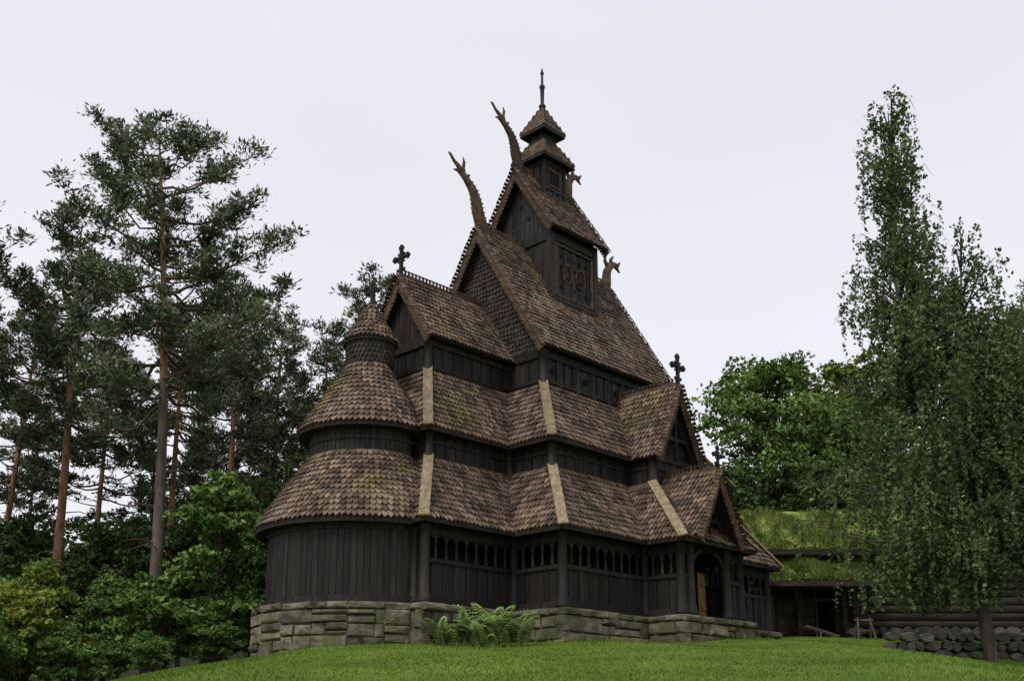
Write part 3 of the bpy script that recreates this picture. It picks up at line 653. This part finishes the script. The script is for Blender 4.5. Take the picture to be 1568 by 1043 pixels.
SL=[(11.0,32,(45.4,7.6),(49.3,9.85),.3),(11.0,32,(53.2,7.6),(49.3,9.85),.3),(11.1,15.6,(44.3,6.05),(46.3,7.2),.26)]
for q in SL: slab(*q)
for x0,x1,pa,pb,th in SL:
    o=.1 if pb[0]>pa[0] else -.1
    y0=pa[0]-o; z0=pa[1]-th-.05; z1=pb[1]-th-.05
    abox(hb,x0-.05,x1+.05,y0-.04,y0+.04,z0-.02,z0+.2)
    for x in (x0-.05,x1+.05): beam(hb,(x,y0,z0+.02),(x,pb[0],z1+.02),.08,.22)
    beam(hb,((x0+x1)/2,y0,z0-.04),((x0+x1)/2,pb[0],z1-.04),x1-x0-.3,.04)
lg.obj('log_walls',M_log,house); hb.obj('timber_frame',M_log,house); tf.obj('turf_slab',M_turf,house)
rng=np.random.default_rng(80)
def turfgrass(x0,x1,pa,pb,n,hh):
    X=rng.uniform(x0,x1,n); f=rng.uniform(-.03,1.02,n); P=np.stack([X,pa[0]+(pb[0]-pa[0])*f,pa[1]+(pb[1]-pa[1])*f-.05],1)
    a=rng.uniform(0,6.28,n); h=(rng.uniform(.08,.28,n)*hh*(1+.8*np.sin(X*2.1+f*5)*np.sin(X*.7+2)))[:,None]; sd=np.stack([np.cos(a),np.sin(a),0*a],1)*.022
    ln=rng.normal(size=(n,3))*.1; ln[:,2]=0; ln[:,1]-=.05
    tp=P+np.array([0,0,1])*h+ln
    return np.stack([P-sd,P+sd,tp+sd*.3,tp-sd*.3],1).reshape(-1,3)
v=np.concatenate([turfgrass(11,32,SL[0][2],SL[0][3],32000,1.),turfgrass(11,32,SL[1][2],SL[1][3],8000,1.),turfgrass(11.1,15.6,SL[2][2],SL[2][3],8000,1.1)])
np_obj('roof_turf',v,np.arange(len(v)).reshape(-1,4),None,[M_turf],parent=house)
st=MB()
M_grey=mat('grey_fieldstone',(.045,.044,.04),(.135,.13,.12),(3,3,3),.9,.45,.8,9,moss=(.05,.06,.03),mossf=.6,mscale=1.5)
def stones2(a,b,top,depth):
    L=math.dist(a,b); d=V((b[0]-a[0],b[1]-a[1],0))/L; nn=V((d.y,-d.x,0)); row=0; h=top
    while h>top-depth:
        hh=random.uniform(.24,.46); x=random.uniform(-.3,0)
        while x<L:
            w=random.uniform(.3,.95); c=V((a[0],a[1],0))+d*(x+w/2)+V((0,0,h-hh/2+random.uniform(-.06,.05))); o=random.uniform(-.08,.1)
            vs=[]; m=8; sk=[random.uniform(.86,1.08) for _ in range(m)]
            for ins,dep in ((1.,-.35),(1.,o-.03),(.84,o+.07)):
                for k in range(m):
                    t=2*math.pi*(k+.5)/m; q=1/max(abs(math.cos(t)),abs(math.sin(t)))**.9
                    vs.append(c+d*math.cos(t)*q*w*.5*ins*sk[k]+V((0,0,math.sin(t)*q*hh*.5*ins*sk[k]))+nn*dep)
            f=[tuple(range(2*m,3*m))]
            for r_ in range(2):
                for k in range(m): f.append((r_*m+k,r_*m+(k+1)%m,(r_+1)*m+(k+1)%m,(r_+1)*m+k))
            st.add(vs,f); x+=w
        h-=hh*.97
stones2((15.6,43.25),(36,43.25),3.7,1.8); stones2((14.8,46.0),(31,46.0),4.15,.6)
st.obj('retaining_stone_wall',M_grey)
M_pale=mat('pale_wood',(.09,.075,.06),(.17,.145,.115),(8,8,2),.8)
sw=MB(); x,y=14.9,44.6; z=float(g(x,y))
beam(sw,(x-.4,y,z+.8),(x+.4,y,z+.8),.07,.07)
for sx in (-.3,.3):
    for sy in (-.3,.3): beam(sw,(x+sx*1.2,y+sy,z),(x+sx*.8,y,z+.9),.05,.05)
    beam(sw,(x+sx,y-.2,z+.35),(x+sx,y+.2,z+.35),.04,.04)
beam(sw,(x-.35,y-.2,z+.35),(x+.35,y-.2,z+.35),.04,.04)
sw.obj('wooden_sawhorse',M_pale)
sl=MB(); x,y=13.2,44.8; z=float(g(x,y))
for dy in (0,.5):
    beam(sl,(x-.7,y+dy,z+.5),(x+.7,y+dy,z+.06),.05,.06); beam(sl,(x-.1,y+dy,z+.0),(x-.1,y+dy,z+.32),.05,.05,(0,1,0))
for k in range(5): beam(sl,(x-.5+k*.22,y-.05,z+.46-k*.07),(x-.5+k*.22,y+.55,z+.46-k*.07),.09,.025)
sl.obj('wooden_sledge',M_pale)
# ================================================================== LIGHT / WORLD / CAMERA
w=bpy.data.worlds.new('World'); scene.world=w; w.use_nodes=True; nt=w.node_tree; N=nt.nodes; L=nt.links; N.clear()
out=N.new('ShaderNodeOutputWorld'); sky=N.new('ShaderNodeTexSky'); sky.sky_type='NISHITA'; sky.sun_disc=False
EL,AZ=math.radians(52),math.radians(215)
sky.sun_elevation=EL; sky.sun_rotation=AZ; sky.dust_density=4
hsv=N.new('ShaderNodeHueSaturation'); hsv.inputs['Saturation'].default_value=.25; L.new(sky.outputs[0],hsv.inputs['Color'])
b1=N.new('ShaderNodeBackground'); b1.inputs[1].default_value=.05; L.new(hsv.outputs[0],b1.inputs[0])
tc=N.new('ShaderNodeTexCoord'); no=N.new('ShaderNodeTexNoise'); no.inputs['Scale'].default_value=1.6; no.inputs['Detail'].default_value=3
mp=N.new('ShaderNodeMapping'); mp.inputs['Scale'].default_value=(1,1,3); L.new(tc.outputs['Generated'],mp.inputs[0]); L.new(mp.outputs[0],no.inputs['Vector'])
cr=N.new('ShaderNodeValToRGB'); cr.color_ramp.elements[0].position=.3; cr.color_ramp.elements[1].position=.7
cr.color_ramp.elements[0].color=(.68,.67,.735,1); cr.color_ramp.elements[1].color=(.735,.725,.785,1); L.new(no.outputs['Fac'],cr.inputs[0])
b2=N.new('ShaderNodeBackground'); b2.inputs[1].default_value=1.0; L.new(cr.outputs[0],b2.inputs[0])
ad=N.new('ShaderNodeAddShader'); L.new(b1.outputs[0],ad.inputs[0]); L.new(b2.outputs[0],ad.inputs[1]); L.new(ad.outputs[0],out.inputs[0])
sd=bpy.data.lights.new('sun','SUN'); sd.energy=1.3; sd.angle=math.radians(20); sd.color=(1,.94,.86)
so=bpy.data.objects.new('sun',sd); link(so)
dv=V((math.sin(AZ)*math.cos(EL),math.cos(AZ)*math.cos(EL),math.sin(EL))); so.rotation_euler=dv.to_track_quat('Z','Y').to_euler()
cam=bpy.data.cameras.new('camera'); co=bpy.data.objects.new('camera',cam); link(co)
co.location=(0,0,0); co.rotation_euler=(math.radians(90+13.6),0,0); cam.sensor_width=36; cam.lens=36.8; cam.shift_y=.1276; cam.clip_end=2000
scene.camera=co
